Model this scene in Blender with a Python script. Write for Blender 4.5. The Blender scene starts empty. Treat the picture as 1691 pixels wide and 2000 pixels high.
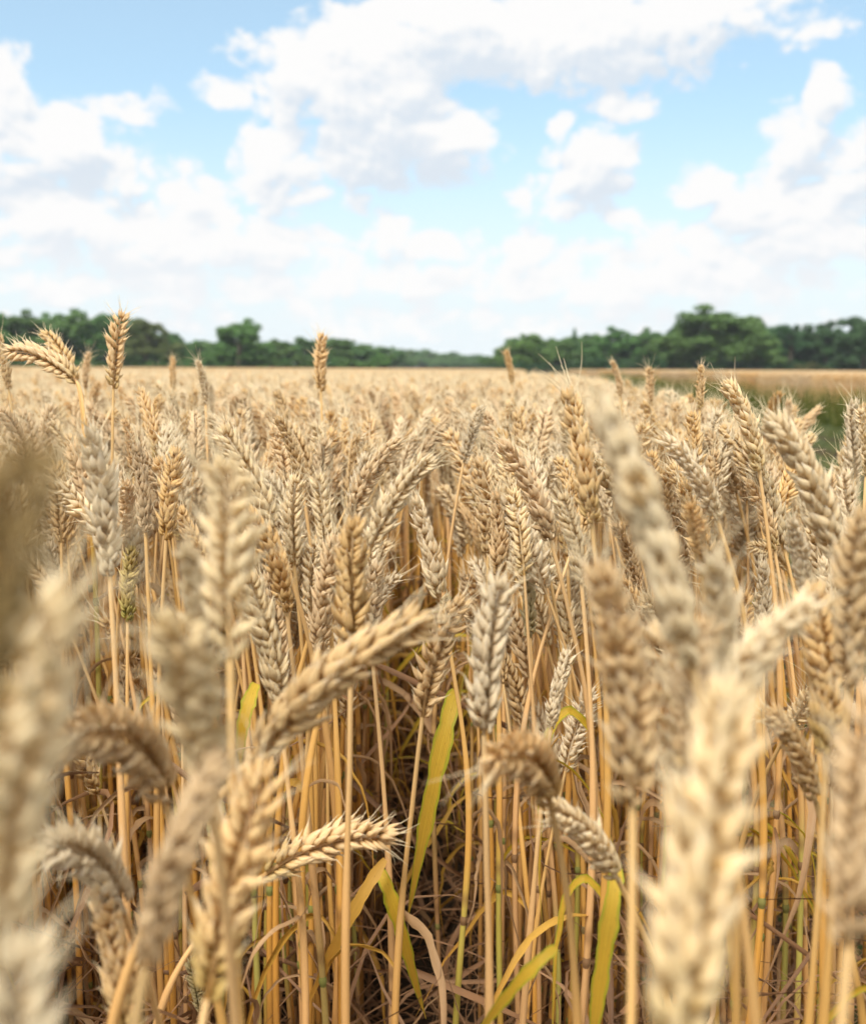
import bpy, math, random
import numpy as np
from mathutils import Matrix, Vector

R = math.radians
rng = np.random.default_rng(7)
random.seed(7)
sc = bpy.context.scene
col = sc.collection

# ------------------------------------------------------------------ camera
FPX = 2144.0                        # focal length in pixels of the 1691 x 2000 photograph
CAM = Vector((0.0, 0.0, 0.86))
PITCH, ROLL = 7.45, 0.28
cam_data = bpy.data.cameras.new("camera")
cam = bpy.data.objects.new("camera", cam_data)
col.objects.link(cam)
cam_rot = Matrix.Rotation(R(90 - PITCH), 3, 'X') @ Matrix.Rotation(R(ROLL), 3, 'Z')
cam.matrix_world = Matrix.Translation(CAM) @ cam_rot.to_4x4()
cam_data.sensor_fit = 'VERTICAL'
cam_data.sensor_height = 36.0
cam_data.lens = 36.0 * FPX / 2000.0
cam_data.clip_start = 0.01
cam_data.clip_end = 6000.0
cam_data.dof.use_dof = True
cam_data.dof.focus_distance = 0.92
cam_data.dof.aperture_fstop = 7.9
sc.camera = cam


def at(px, py, d):
    """photograph pixel + distance along the view axis -> world point"""
    return CAM + cam_rot @ Vector(((px - 845.5) / FPX * d, -(py - 1000.0) / FPX * d, -d))


def azel(px, py):
    v = (cam_rot @ Vector(((px - 845.5) / FPX, -(py - 1000.0) / FPX, -1.0))).normalized()
    return math.atan2(v.x, v.y), math.asin(v.z)


# ------------------------------------------------------------------ view
sc.view_settings.view_transform = 'Standard'
sc.view_settings.look = 'None'
sc.view_settings.gamma = 1.0
sc.view_settings.exposure = 1.15
sc.render.engine = 'CYCLES'
sc.cycles.use_denoising = True
sc.cycles.max_bounces = 8
sc.cycles.diffuse_bounces = 5
sc.cycles.glossy_bounces = 2
sc.cycles.transmission_bounces = 5
sc.cycles.sample_clamp_indirect = 6.0
sc.cycles.caustics_reflective = False
sc.cycles.caustics_refractive = False

# ------------------------------------------------------------------ sun
SUN_EL, SUN_AZ = 54.0, -158.0       # azimuth from +Y towards +X; behind the camera's left shoulder
sun_dir = Vector((math.sin(R(SUN_AZ)) * math.cos(R(SUN_EL)), math.cos(R(SUN_AZ)) * math.cos(R(SUN_EL)), math.sin(R(SUN_EL))))
sun_data = bpy.data.lights.new("sun", 'SUN')
sun_data.energy = 2.4
sun_data.angle = R(24)
sun_data.color = (1.0, 0.95, 0.87)
sun = bpy.data.objects.new("sun", sun_data)
col.objects.link(sun)
sun.rotation_euler = (-sun_dir).to_track_quat('-Z', 'Y').to_euler()

# ------------------------------------------------------------------ node helpers


class N:
    """tiny wrapper round a node tree"""

    def __init__(self, tree):
        self.t = tree

    def node(self, kind, **kw):
        n = self.t.nodes.new(kind)
        for k, v in kw.items():
            setattr(n, k, v)
        return n

    def link(self, a, b):
        self.t.links.new(a, b)

    def put(self, sock, v):
        if isinstance(v, bpy.types.NodeSocket):
            self.link(v, sock)
        elif v is not None:
            sock.default_value = v

    def math(self, op, a, b=None, c=None, clamp=False):
        n = self.node('ShaderNodeMath', operation=op, use_clamp=clamp)
        self.put(n.inputs[0], a)
        if b is not None:
            self.put(n.inputs[1], b)
        if c is not None:
            self.put(n.inputs[2], c)
        return n.outputs[0]

    def vmath(self, op, a, b=None):
        n = self.node('ShaderNodeVectorMath', operation=op)
        self.put(n.inputs[0], a)
        if b is not None:
            self.put(n.inputs[1], b)
        return n.outputs['Value'] if op in ('LENGTH', 'DOT_PRODUCT') else n.outputs[0]

    def mix(self, f, a, b, blend='MIX'):
        n = self.node('ShaderNodeMix', data_type='RGBA', blend_type=blend)
        self.put(n.inputs[0], f)
        self.put(n.inputs[6], a if isinstance(a, bpy.types.NodeSocket) else tuple(a) + (1,) if len(a) == 3 else a)
        self.put(n.inputs[7], b if isinstance(b, bpy.types.NodeSocket) else tuple(b) + (1,) if len(b) == 3 else b)
        return n.outputs[2]

    def smooth(self, x, lo, hi, a=0.0, b=1.0):
        n = self.node('ShaderNodeMapRange', interpolation_type='SMOOTHSTEP')
        self.put(n.inputs[0], x)
        for i, v in enumerate((lo, hi, a, b)):
            self.put(n.inputs[1 + i], v)
        return n.outputs[0]

    def lin(self, x, lo, hi, a=0.0, b=1.0):
        n = self.node('ShaderNodeMapRange')
        self.put(n.inputs[0], x)
        for i, v in enumerate((lo, hi, a, b)):
            self.put(n.inputs[1 + i], v)
        return n.outputs[0]

    def ramp(self, f, stops):
        n = self.node('ShaderNodeValToRGB')
        e = n.color_ramp.elements
        while len(e) < len(stops):
            e.new(0.5)
        for s, (p, c) in zip(e, stops):
            s.position = p
            s.color = tuple(c) + (1,)
        self.put(n.inputs[0], f)
        return n.outputs[0]

    def noise(self, vec, scale, detail=4, rough=0.55, dist=0.0, dim='3D'):
        n = self.node('ShaderNodeTexNoise', noise_dimensions=dim)
        if vec is not None:
            self.link(vec, n.inputs['Vector'])
        n.inputs['Scale'].default_value = scale
        n.inputs['Detail'].default_value = detail
        n.inputs['Roughness'].default_value = rough
        n.inputs['Distortion'].default_value = dist
        return n.outputs[0]


# ------------------------------------------------------------------ world: Nishita sky with cumulus
CLOUDS = [  # x, y, rx, ry (photograph pixels), weight
    (690, 100, 150, 100, 1.0), (880, 55, 260, 120, 1.1), (1160, 60, 330, 130, 1.1), (1390, 30, 160, 80, .9),
    (720, 230, 230, 150, 1.2), (590, 170, 130, 120, .95), (860, 275, 125, 105, 1.1), (1010, 385, 60, 55, .7), (520, 300, 90, 90, .8), (590, 300, 110, 90, .8),
    (570, 385, 110, 50, .8), (700, 395, 80, 40, .5), (460, 95, 70, 32, .45), (250, 215, 100, 40, .45), (430, 185, 60, 36, .5),
    (10, 210, 90, 110, 1.0), (110, 290, 170, 90, 1.1), (230, 330, 110, 60, .8), (30, 330, 160, 70, .9),
    (90, 420, 200, 80, .9), (370, 380, 90, 75, .9), (250, 460, 330, 90, .9), (480, 480, 250, 70, .9),
    (1145, 320, 115, 80, 1.1), (1085, 255, 40, 45, .95), (790, 150, 130, 90, 1.0), (1110, 405, 120, 50, .7), (1210, 205, 80, 45, .7),
    (750, 465, 70, 50, .9), (870, 490, 110, 50, .8), (1000, 480, 100, 50, .8),
    (1600, 200, 50, 70, 1.0), (1555, 280, 90, 95, 1.05), (1380, 365, 75, 60, 1.0), (1500, 400, 170, 90, 1.0),
    (1650, 330, 100, 100, 1.0), (1660, 420, 140, 80, .9), (1235, 440, 70, 45, .9), (1350, 480, 170, 60, .9), (1600, 480, 180, 70, .9),
    (330, 500, 420, 60, .9), (300, 560, 450, 50, .85), (850, 550, 400, 55, .85), (1400, 500, 380, 55, .9), (1350, 560, 400, 50, .8), (900, 630, 900, 40, .45), (1600, 50, 90, 45, .4),
]
world = bpy.data.worlds.new("World")
sc.world = world
world.use_nodes = True
wt = world.node_tree
wt.nodes.clear()

grp = bpy.data.node_groups.new("cloud_density", 'ShaderNodeTree')
grp.interface.new_socket("Vector", in_out='INPUT', socket_type='NodeSocketVector')
grp.interface.new_socket("Density", in_out='OUTPUT', socket_type='NodeSocketFloat')
grp.interface.new_socket("Bulk", in_out='OUTPUT', socket_type='NodeSocketFloat')
g = N(grp)
gi, go = g.node('NodeGroupInput'), g.node('NodeGroupOutput')
V = gi.outputs[0]                                                  # (azimuth, elevation, 0)
stretch = g.vmath('MULTIPLY', V, (1.0, 1.35, 1.0))
warp = g.node('ShaderNodeTexNoise', noise_dimensions='2D')
g.link(stretch, warp.inputs['Vector'])
warp.inputs['Scale'].default_value = 9.0
warp.inputs['Detail'].default_value = 2.0
w = g.vmath('MULTIPLY', g.vmath('SUBTRACT', warp.outputs['Color'], (0.5, 0.5, 0.5)), (0.035, 0.03, 0.0))
Vw = g.vmath('ADD', V, w)
best = None
PXR = 1.0 / FPX
for (x, y, rx, ry, wgt) in CLOUDS:
    a, e = azel(x, y)
    q = g.vmath('MULTIPLY', g.vmath('SUBTRACT', Vw, (a, e, 0.0)), (1 / (rx * PXR), 1 / (ry * PXR), 0.0))
    m = g.math('MULTIPLY_ADD', g.vmath('DOT_PRODUCT', q, q), -1.0 * wgt - 0.15, wgt + 0.15)
    if best is None:
        best = m
    else:
        n = g.node('ShaderNodeMath', operation='SMOOTH_MAX')
        g.link(best, n.inputs[0])
        g.link(m, n.inputs[1])
        n.inputs[2].default_value = 0.15
        best = n.outputs[0]
# the rest of the dome: loose broken cumulus
sepv = g.node('ShaderNodeSeparateXYZ')
g.link(V, sepv.inputs[0])
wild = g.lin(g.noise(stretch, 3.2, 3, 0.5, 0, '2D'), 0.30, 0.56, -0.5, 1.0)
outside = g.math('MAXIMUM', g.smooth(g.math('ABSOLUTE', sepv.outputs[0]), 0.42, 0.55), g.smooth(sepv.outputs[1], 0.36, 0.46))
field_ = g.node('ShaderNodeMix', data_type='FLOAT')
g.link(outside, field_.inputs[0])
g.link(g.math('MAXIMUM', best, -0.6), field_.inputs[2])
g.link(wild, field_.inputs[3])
vor = g.node('ShaderNodeTexVoronoi', feature='F1', voronoi_dimensions='2D')
g.link(g.vmath('ADD', stretch, w), vor.inputs['Vector'])
vor.inputs['Scale'].default_value = 36.0
vor.inputs['Detail'].default_value = 2.0
vor.inputs['Roughness'].default_value = 0.5
billow = g.math('SUBTRACT', 0.42, vor.outputs['Distance'])
fbm = g.math('SUBTRACT', g.noise(g.vmath('ADD', stretch, w), 15.0, 8, 0.58, 0.0, '2D'), 0.5)
den = g.math('ADD', field_.outputs[0], g.math('MULTIPLY', billow, 0.75))
den = g.math('ADD', den, g.math('MULTIPLY', fbm, 1.7))
g.link(den, go.inputs[0])
lowf = g.math('SUBTRACT', g.noise(stretch, 16.0, 1, 0.5, 0.0, '2D'), 0.5)
g.link(g.math('ADD', field_.outputs[0], g.math('MULTIPLY', lowf, 0.9)), go.inputs[1])

n = N(wt)
tc = n.node('ShaderNodeTexCoord')
sep = n.node('ShaderNodeSeparateXYZ')
n.link(tc.outputs['Generated'], sep.inputs[0])
az = n.math('ARCTAN2', sep.outputs[0], sep.outputs[1])
el = n.math('ARCSINE', sep.outputs[2])
comb = n.node('ShaderNodeCombineXYZ')
n.link(az, comb.inputs[0])
n.link(el, comb.inputs[1])


def density(offset, k=0):
    gn = n.node('ShaderNodeGroup')
    gn.node_tree = grp
    n.link(n.vmath('ADD', comb.outputs[0], offset), gn.inputs[0])
    return gn.outputs[k]


d0 = density((0, 0, 0))
d1 = density((-0.004, 0.007, 0))
b0 = density((0, 0, 0), 1)
b1 = density((-0.006, 0.026, 0), 1)
relief = n.math('MULTIPLY', n.math('SUBTRACT', d1, d0), 0.7)
under = n.math('MULTIPLY', n.math('SUBTRACT', b1, b0), 0.75)
thick = n.math('ADD', n.math('ADD', relief, under), n.smooth(b1, 0.2, 1.5, -0.12, 0.5))
thick = n.math('MULTIPLY', n.smooth(thick, -0.12, 0.85), n.smooth(el, 0.05, 0.17, 0.4, 1.0))
cover = n.smooth(d0, -0.10, 0.55)
sky = n.node('ShaderNodeTexSky', sky_type='NISHITA')
sky.sun_disc = False
sky.sun_elevation = R(SUN_EL)
sky.sun_rotation = R(SUN_AZ)
sky.altitude = 100
sky.air_density = 1.0
sky.dust_density = 0.6
sky.ozone_density = 2.0
sky_col = n.mix(0.38, n.mix(1.0, sky.outputs[0], (0.84, 0.98, 0.93), 'MULTIPLY'), (3.4, 4.2, 4.65))
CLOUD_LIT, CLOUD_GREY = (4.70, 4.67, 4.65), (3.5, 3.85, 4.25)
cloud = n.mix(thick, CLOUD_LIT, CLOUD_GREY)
# unseen clouds overhead and behind are made brighter and warmer to light the wheat
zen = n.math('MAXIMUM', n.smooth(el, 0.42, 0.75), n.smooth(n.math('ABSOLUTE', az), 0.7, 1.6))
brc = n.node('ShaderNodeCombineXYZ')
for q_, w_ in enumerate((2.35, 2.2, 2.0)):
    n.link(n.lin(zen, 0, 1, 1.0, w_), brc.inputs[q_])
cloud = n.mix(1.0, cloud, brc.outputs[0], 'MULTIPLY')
haze_low = n.smooth(el, 0.01, 0.25, 0.95, 0.0)
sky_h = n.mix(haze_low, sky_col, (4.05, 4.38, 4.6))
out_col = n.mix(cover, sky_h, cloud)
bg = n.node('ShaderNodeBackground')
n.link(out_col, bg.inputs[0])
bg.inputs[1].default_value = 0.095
wo = n.node('ShaderNodeOutputWorld')
n.link(bg.outputs[0], wo.inputs[0])
world.cycles.sampling_method = 'MANUAL'
world.cycles.sample_map_resolution = 512

# ------------------------------------------------------------------ mesh helpers


class Geo:
    """collects quads; build() links them as one mesh object"""

    def __init__(self):
        self.v, self.f, self.uv, self.mi, self.al, self.nv = [], [], [], [], [], 0

    def add(self, v, f, uv, mi=0, along=0.0):
        v = np.asarray(v, float)
        f = np.asarray(f, int)
        self.v.append(v)
        self.f.append(f + self.nv)
        self.uv.append(np.asarray(uv, float))
        self.mi.append(np.full(len(f), mi))
        self.al.append(np.full(len(v), along) if np.isscalar(along) else along)
        self.nv += len(v)

    def join(self, other, M=None, mi=0):
        if not other.v:
            return
        v = np.concatenate(other.v)
        if M is not None:
            M = np.array(M)
            v = v @ M[:3, :3].T + M[:3, 3]
        self.add(v, np.concatenate(other.f), np.concatenate(other.uv), 0, np.concatenate(other.al))
        self.mi[-1] = np.concatenate(other.mi) + mi

    def mesh(self, name, mats):
        v, f, uv = np.concatenate(self.v), np.concatenate(self.f), np.concatenate(self.uv)
        me = bpy.data.meshes.new(name)
        me.vertices.add(len(v))
        me.vertices.foreach_set('co', v.ravel())
        me.loops.add(f.size)
        me.loops.foreach_set('vertex_index', f.ravel().astype(np.int32))
        me.polygons.add(len(f))
        me.polygons.foreach_set('loop_start', np.arange(0, f.size, 4, dtype=np.int32))
        me.polygons.foreach_set('material_index', np.concatenate(self.mi).astype(np.int32))
        me.polygons.foreach_set('use_smooth', np.ones(len(f), bool))
        lay = me.uv_layers.new(name='UVMap')
        lay.data.foreach_set('uv', uv[f.ravel()].ravel())
        at_ = me.attributes.new('along', 'FLOAT', 'POINT')
        at_.data.foreach_set('value', np.concatenate(self.al).astype(np.float32))
        for m in mats:
            me.materials.append(m)
        me.update(calc_edges=True)
        return me

    def build(self, name, mats, parent=None):
        return link(name, self.mesh(name, mats), parent)


def link(name, me, parent=None):
    o = bpy.data.objects.new(name, me)
    col.objects.link(o)
    if parent is not None:
        o.parent = parent
    return o


def tag(o, label=None, cat=None, group=None, kind=None):
    for k, v in (('label', label), ('category', cat), ('group', group), ('kind', kind)):
        if v:
            o[k] = v
    return o


def empty(name, loc):
    o = bpy.data.objects.new(name, None)
    o.empty_display_size = 0.02
    col.objects.link(o)
    o.location = loc
    return o


def frames(p):
    """parallel-transported frames along a polyline"""
    p = np.asarray(p, float)
    t = np.gradient(p, axis=0)
    t /= np.linalg.norm(t, axis=1)[:, None] + 1e-12
    a = np.array([1.0, 0, 0]) if abs(t[0][0]) < 0.9 else np.array([0, 1.0, 0])
    n0 = a - t[0] * a.dot(t[0])
    n0 /= np.linalg.norm(n0)
    ns = [n0]
    for i in range(1, len(p)):
        q = ns[-1] - t[i] * ns[-1].dot(t[i])
        ns.append(q / (np.linalg.norm(q) + 1e-12))
    ns = np.array(ns)
    return t, ns, np.cross(t, ns)


def tube(g, p, r, sides=6, mi=0, along=None, v0=0.0, v1=1.0):
    p = np.asarray(p, float)
    k = len(p)
    r = np.broadcast_to(np.asarray(r, float), (k,))
    _, a, b = frames(p)
    th = np.linspace(0, 2 * math.pi, sides, endpoint=False)
    ring = (np.cos(th)[None, :, None] * a[:, None] + np.sin(th)[None, :, None] * b[:, None]) * r[:, None, None]
    v = (p[:, None] + ring).reshape(-1, 3)
    i, j = np.meshgrid(np.arange(k - 1), np.arange(sides), indexing='ij')
    jn = (j + 1) % sides
    f = np.stack([i * sides + j, i * sides + jn, (i + 1) * sides + jn, (i + 1) * sides + j], -1).reshape(-1, 4)
    vv = np.linspace(v0, v1, k)
    uv = np.stack([np.broadcast_to(np.abs(np.arange(sides) / sides * 2 - 1)[None], (k, sides)), np.broadcast_to(vv[:, None], (k, sides))], -1).reshape(-1, 2)
    g.add(v, f, uv, mi, np.repeat(vv, sides) if along is None else along)


def bezier(p0, p1, p2, p3, k):
    t = np.linspace(0, 1, k)[:, None]
    p0, p1, p2, p3 = (np.array(q, float) for q in (p0, p1, p2, p3))
    return (1 - t) ** 3 * p0 + 3 * (1 - t) ** 2 * t * p1 + 3 * (1 - t) * t * t * p2 + t ** 3 * p3


# ------------------------------------------------------------------ materials
def new_mat(name):
    m = bpy.data.materials.new(name)
    m.use_nodes = True
    m.node_tree.nodes.clear()
    return m, N(m.node_tree)


def finish(n, color, rough=0.55, spec=0.3, transl=0.0, bump=None, bump_d=0.0003, bump_s=0.5):
    p = n.node('ShaderNodeBsdfPrincipled')
    n.put(p.inputs['Base Color'], color)
    n.put(p.inputs['Roughness'], rough)
    p.inputs['Specular IOR Level'].default_value = spec
    if bump is not None:
        b = n.node('ShaderNodeBump')
        b.inputs['Strength'].default_value = bump_s
        b.inputs['Distance'].default_value = bump_d
        n.link(bump, b.inputs['Height'])
        n.link(b.outputs[0], p.inputs['Normal'])
    out = n.node('ShaderNodeOutputMaterial')
    sh = p.outputs[0]
    if transl:
        t = n.node('ShaderNodeBsdfTranslucent')
        n.put(t.inputs[0], color)
        mx = n.node('ShaderNodeMixShader')
        mx.inputs[0].default_value = transl
        n.link(sh, mx.inputs[1])
        n.link(t.outputs[0], mx.inputs[2])
        sh = mx.outputs[0]
    n.link(sh, out.inputs[0])


def uv_sep(n):
    u = n.node('ShaderNodeUVMap', uv_map='UVMap')
    s = n.node('ShaderNodeSeparateXYZ')
    n.link(u.outputs[0], s.inputs[0])
    return s.outputs[0], s.outputs[1], u.outputs[0]


def ear_mat(name, base, mid, tip, foot, foot_amt=0.6):
    m, n = new_mat(name)
    u, v, uv = uv_sep(n)
    isl = n.node('ShaderNodeNewGeometry').outputs['Random Per Island']
    rnd = n.node('ShaderNodeObjectInfo').outputs['Random']
    co = n.node('ShaderNodeTexCoord').outputs['Object']
    c = n.ramp(v, [(0.0, base), (0.30, mid), (0.68, mid), (0.88, tip), (1.0, tuple(x * 0.85 for x in tip))])
    c = n.mix(n.lin(isl, 0, 1, 0.0, 0.35), c, tuple(x * y for x, y in zip(mid, (0.80, 0.70, 0.55))))
    al = n.node('ShaderNodeAttribute', attribute_name='along').outputs['Fac']
    ft = n.math('MULTIPLY', n.smooth(al, 0.32, 0.0), n.lin(rnd, 0.35, 1.0, 0.0, foot_amt))
    c = n.mix(ft, c, foot)
    vein = n.math('SINE', n.math('MULTIPLY', u, 44.0))
    c = n.mix(n.lin(vein, -1, 1, 0.24, 0.0), c, tuple(x * 0.6 for x in base))
    blot = n.smooth(n.noise(co, 420.0, 3), 0.60, 0.72)
    c = n.mix(n.math('MULTIPLY', blot, 0.24), c, (0.16, 0.11, 0.07))
    hv = n.node('ShaderNodeHueSaturation')
    n.link(c, hv.inputs['Color'])
    n.link(n.lin(rnd, 0, 1, 0.95, 1.14), hv.inputs['Value'])
    n.link(n.lin(n.math('FRACT', n.math('MULTIPLY', rnd, 7.3)), 0, 1, 0.85, 1.12), hv.inputs['Saturation'])
    finish(n, hv.outputs[0], 0.5, 0.28, 0.36, n.math('ADD', vein, n.noise(co, 900.0, 2)), 0.00018, 0.5)
    return m


M_EAR = ear_mat('ear_gold', (0.50, 0.28, 0.09), (0.82, 0.62, 0.34), (0.88, 0.75, 0.53), (0.40, 0.30, 0.06))
M_PALE = ear_mat('ear_pale', (0.56, 0.36, 0.14), (0.87, 0.73, 0.48), (0.91, 0.83, 0.66), (0.50, 0.40, 0.12), 0.3)
M_TAN = ear_mat('ear_tan', (0.46, 0.26, 0.08), (0.79, 0.58, 0.31), (0.85, 0.70, 0.47), (0.36, 0.20, 0.04), 0.7)
M_WHITE = ear_mat('ear_whitish', (0.62, 0.42, 0.17), (0.90, 0.77, 0.51), (0.93, 0.85, 0.66), (0.50, 0.38, 0.12), 0.3)
M_OLIVE = ear_mat('ear_olive', (0.26, 0.16, 0.05), (0.44, 0.32, 0.15), (0.46, 0.36, 0.2), (0.30, 0.18, 0.03), 0.8)
M_GREEN = ear_mat('ear_green', (0.38, 0.30, 0.08), (0.64, 0.52, 0.25), (0.72, 0.60, 0.36), (0.24, 0.28, 0.03), 1.6)

m, n = new_mat('awn')
finish(n, (0.74, 0.62, 0.40, 1), 0.5, 0.3, 0.2)
M_AWN = m

m, n = new_mat('straw_stem')
u, v, uv = uv_sep(n)
oi = n.node('ShaderNodeObjectInfo')
rnd = oi.outputs['Random']
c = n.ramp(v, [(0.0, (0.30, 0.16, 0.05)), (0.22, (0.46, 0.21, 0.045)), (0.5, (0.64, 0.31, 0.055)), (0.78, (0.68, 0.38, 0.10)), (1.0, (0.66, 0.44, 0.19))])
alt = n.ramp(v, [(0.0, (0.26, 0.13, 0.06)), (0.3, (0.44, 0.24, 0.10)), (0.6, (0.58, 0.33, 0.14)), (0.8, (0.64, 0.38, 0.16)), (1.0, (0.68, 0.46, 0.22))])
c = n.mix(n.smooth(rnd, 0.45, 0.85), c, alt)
gr = n.math('FRACT', n.math('MULTIPLY', rnd, 13.7))
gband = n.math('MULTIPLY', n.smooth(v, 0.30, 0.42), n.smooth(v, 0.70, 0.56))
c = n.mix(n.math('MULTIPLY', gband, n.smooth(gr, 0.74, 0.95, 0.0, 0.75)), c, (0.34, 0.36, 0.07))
mp = n.node('ShaderNodeMapping')
n.link(uv, mp.inputs[0])
mp.inputs['Scale'].default_value = (9, 1.6, 1)
stre = n.noise(mp.outputs[0], 3.0, 5, 0.6)
c = n.mix(n.smooth(stre, 0.46, 0.72, 0.0, 0.5), c, (0.30, 0.15, 0.05))
for q_ in (0.30, 0.61):
    rg = n.math('MULTIPLY', n.smooth(n.math('ABSOLUTE', n.math('SUBTRACT', v, q_)), 0.018, 0.0), 0.6)
    c = n.mix(rg, c, (0.20, 0.10, 0.04))
fine = n.node('ShaderNodeMapping')
n.link(uv, fine.inputs[0])
fine.inputs['Scale'].default_value = (30, 3.0, 1)
c = n.mix(n.smooth(n.noise(fine.outputs[0], 2.0, 3), 0.5, 0.75, 0.0, 0.22), c, (0.70, 0.48, 0.24))
sv = n.node('ShaderNodeHueSaturation')
n.link(c, sv.inputs['Color'])
n.link(n.lin(n.math('FRACT', n.math('MULTIPLY', rnd, 5.1)), 0, 1, 0.8, 1.12), sv.inputs['Value'])
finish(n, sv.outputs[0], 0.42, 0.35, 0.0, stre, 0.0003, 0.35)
M_STEM = m

m, n = new_mat('stem_node')
u, v, uv = uv_sep(n)
rnd = n.node('ShaderNodeObjectInfo').outputs['Random']
c = n.mix(n.smooth(rnd, 0.35, 0.7), (0.20, 0.11, 0.05), (0.19, 0.19, 0.05))
finish(n, c, 0.5, 0.3)
M_NODE = m


def leaf_mat(name, stops, spots, green=None, tr=0.3):
    m, n = new_mat(name)
    u, v, uv = uv_sep(n)
    rnd = n.node('ShaderNodeObjectInfo').outputs['Random']
    isl = n.node('ShaderNodeNewGeometry').outputs['Random Per Island']
    mp = n.node('ShaderNodeMapping')
    n.link(uv, mp.inputs[0])
    mp.inputs['Scale'].default_value = (10, 3.0, 1)
    off = n.node('ShaderNodeCombineXYZ')
    n.link(n.math('MULTIPLY', isl, 31.0), off.inputs[1])
    n.link(off.outputs[0], mp.inputs['Location'])
    st = n.noise(mp.outputs[0], 2.2, 5, 0.6)
    c = n.ramp(n.math('ADD', n.math('MULTIPLY', v, 0.75), n.math('MULTIPLY', isl, 0.25)), stops)
    if green:
        edge = n.smooth(n.math('ADD', n.math('ABSOLUTE', n.math('SUBTRACT', u, 0.5)), n.math('MULTIPLY', st, 0.5)), 0.54, 0.72)
        c = n.mix(n.math('MULTIPLY', edge, 0.75), c, green)
    c = n.mix(n.smooth(st, 0.5, 0.8, 0, 0.4), c, tuple(x * 0.55 for x in stops[0][1]))
    sp = n.node('ShaderNodeMapping')
    n.link(uv, sp.inputs[0])
    sp.inputs['Scale'].default_value = (9, 14, 1)
    c = n.mix(n.math('MULTIPLY', n.smooth(n.noise(sp.outputs[0], 1.6, 3), 0.64, 0.74), spots), c, (0.20, 0.07, 0.015))
    rib = n.math('SINE', n.math('MULTIPLY', u, 75.0))
    c = n.mix(n.math('MULTIPLY', n.lin(rib, -1, 1, 0.34, 0.0), n.smooth(st, 0.3, 0.6, 0.4, 1.0)), c, tuple(x * 0.5 for x in stops[0][1]))
    mid = n.smooth(n.math('ABSOLUTE', n.math('SUBTRACT', u, 0.5)), 0.05, 0.0, 0.0, 0.25)
    c = n.mix(mid, c, tuple(min(0.8, x * 1.3) for x in stops[0][1]))
    hv = n.node('ShaderNodeHueSaturation')
    n.link(c, hv.inputs['Color'])
    n.link(n.lin(n.math('ADD', n.math('MULTIPLY', isl, 0.6), n.math('MULTIPLY', rnd, 0.4)), 0, 1, 0.7, 1.2), hv.inputs['Value'])
    finish(n, hv.outputs[0], 0.5, 0.3, tr, n.math('ADD', rib, n.math('MULTIPLY', st, 3.0)), 0.0003, 0.4)
    return m


M_DRY = leaf_mat('dry_leaf', [(0.0, (0.36, 0.22, 0.11)), (0.5, (0.50, 0.31, 0.15)), (1.0, (0.42, 0.24, 0.12))], 0.3)
M_ORANGE = leaf_mat('ochre_leaf', [(0.0, (0.55, 0.31, 0.06)), (0.5, (0.62, 0.36, 0.06)), (1.0, (0.48, 0.22, 0.04))], 0.6)
M_YELLOW = leaf_mat('yellow_leaf', [(0.0, (0.62, 0.44, 0.04)), (0.5, (0.64, 0.40, 0.04)), (1.0, (0.56, 0.33, 0.05))], 0.8, (0.26, 0.38, 0.02), 0.35)
M_LITTER = leaf_mat('dead_leaf', [(0.0, (0.22, 0.11, 0.05)), (0.5, (0.32, 0.17, 0.08)), (1.0, (0.42, 0.25, 0.13))], 0.3, None, 0.15)
M_GRASS = leaf_mat('weed_blade', [(0.0, (0.05, 0.075, 0.014)), (0.45, (0.095, 0.115, 0.024)), (0.78, (0.22, 0.18, 0.05)), (1.0, (0.42, 0.29, 0.13))], 0.2, None, 0.35)

m, n = new_mat('soil')
co = n.node('ShaderNodeTexCoord').outputs['Object']
c = n.ramp(n.noise(co, 14.0, 8, 0.65), [(0.3, (0.025, 0.016, 0.010)), (0.55, (0.05, 0.033, 0.02)), (0.8, (0.085, 0.058, 0.036))])
finish(n, c, 0.9, 0.1, 0.0, n.noise(co, 40.0, 8, 0.7), 0.02, 1.0)
M_SOIL = m


def foliage_mat(name, a, b, c3):
    m, n = new_mat(name)
    isl = n.node('ShaderNodeNewGeometry').outputs['Random Per Island']
    rnd = n.node('ShaderNodeObjectInfo').outputs['Random']
    co = n.node('ShaderNodeTexCoord').outputs['Object']
    al = n.node('ShaderNodeAttribute', attribute_name='along').outputs['Fac']
    c = n.mix(n.math('ADD', n.math('MULTIPLY', al, 0.7), n.smooth(n.noise(co, 7.0, 3), 0.4, 0.6, 0, 0.3)), a, b)
    c = n.mix(n.math('MULTIPLY', isl, 0.5), c, c3)
    hv = n.node('ShaderNodeHueSaturation')
    n.link(c, hv.inputs['Color'])
    n.link(n.lin(rnd, 0, 1, 0.8, 1.2), hv.inputs['Value'])
    n.link(n.lin(n.math('FRACT', n.math('MULTIPLY', rnd, 9.1)), 0, 1, 0.485, 0.515), hv.inputs['Hue'])
    finish(n, hv.outputs[0], 0.55, 0.25, 0.25)
    return m


M_FOL = foliage_mat('broadleaf_foliage', (0.052, 0.125, 0.030), (0.105, 0.21, 0.05), (0.09, 0.17, 0.04))
M_FOL_L = foliage_mat('olive_foliage', (0.085, 0.115, 0.030), (0.11, 0.14, 0.04), (0.13, 0.13, 0.04))
M_FOL_D = foliage_mat('conifer_foliage', (0.030, 0.085, 0.030), (0.055, 0.13, 0.04), (0.05, 0.11, 0.036))
m, n = new_mat('bark')
co = n.node('ShaderNodeTexCoord').outputs['Object']
finish(n, n.ramp(n.noise(co, 8.0, 5), [(0.3, (0.05, 0.04, 0.03)), (0.7, (0.14, 0.11, 0.085))]), 0.85, 0.1)
M_BARK = m

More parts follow.
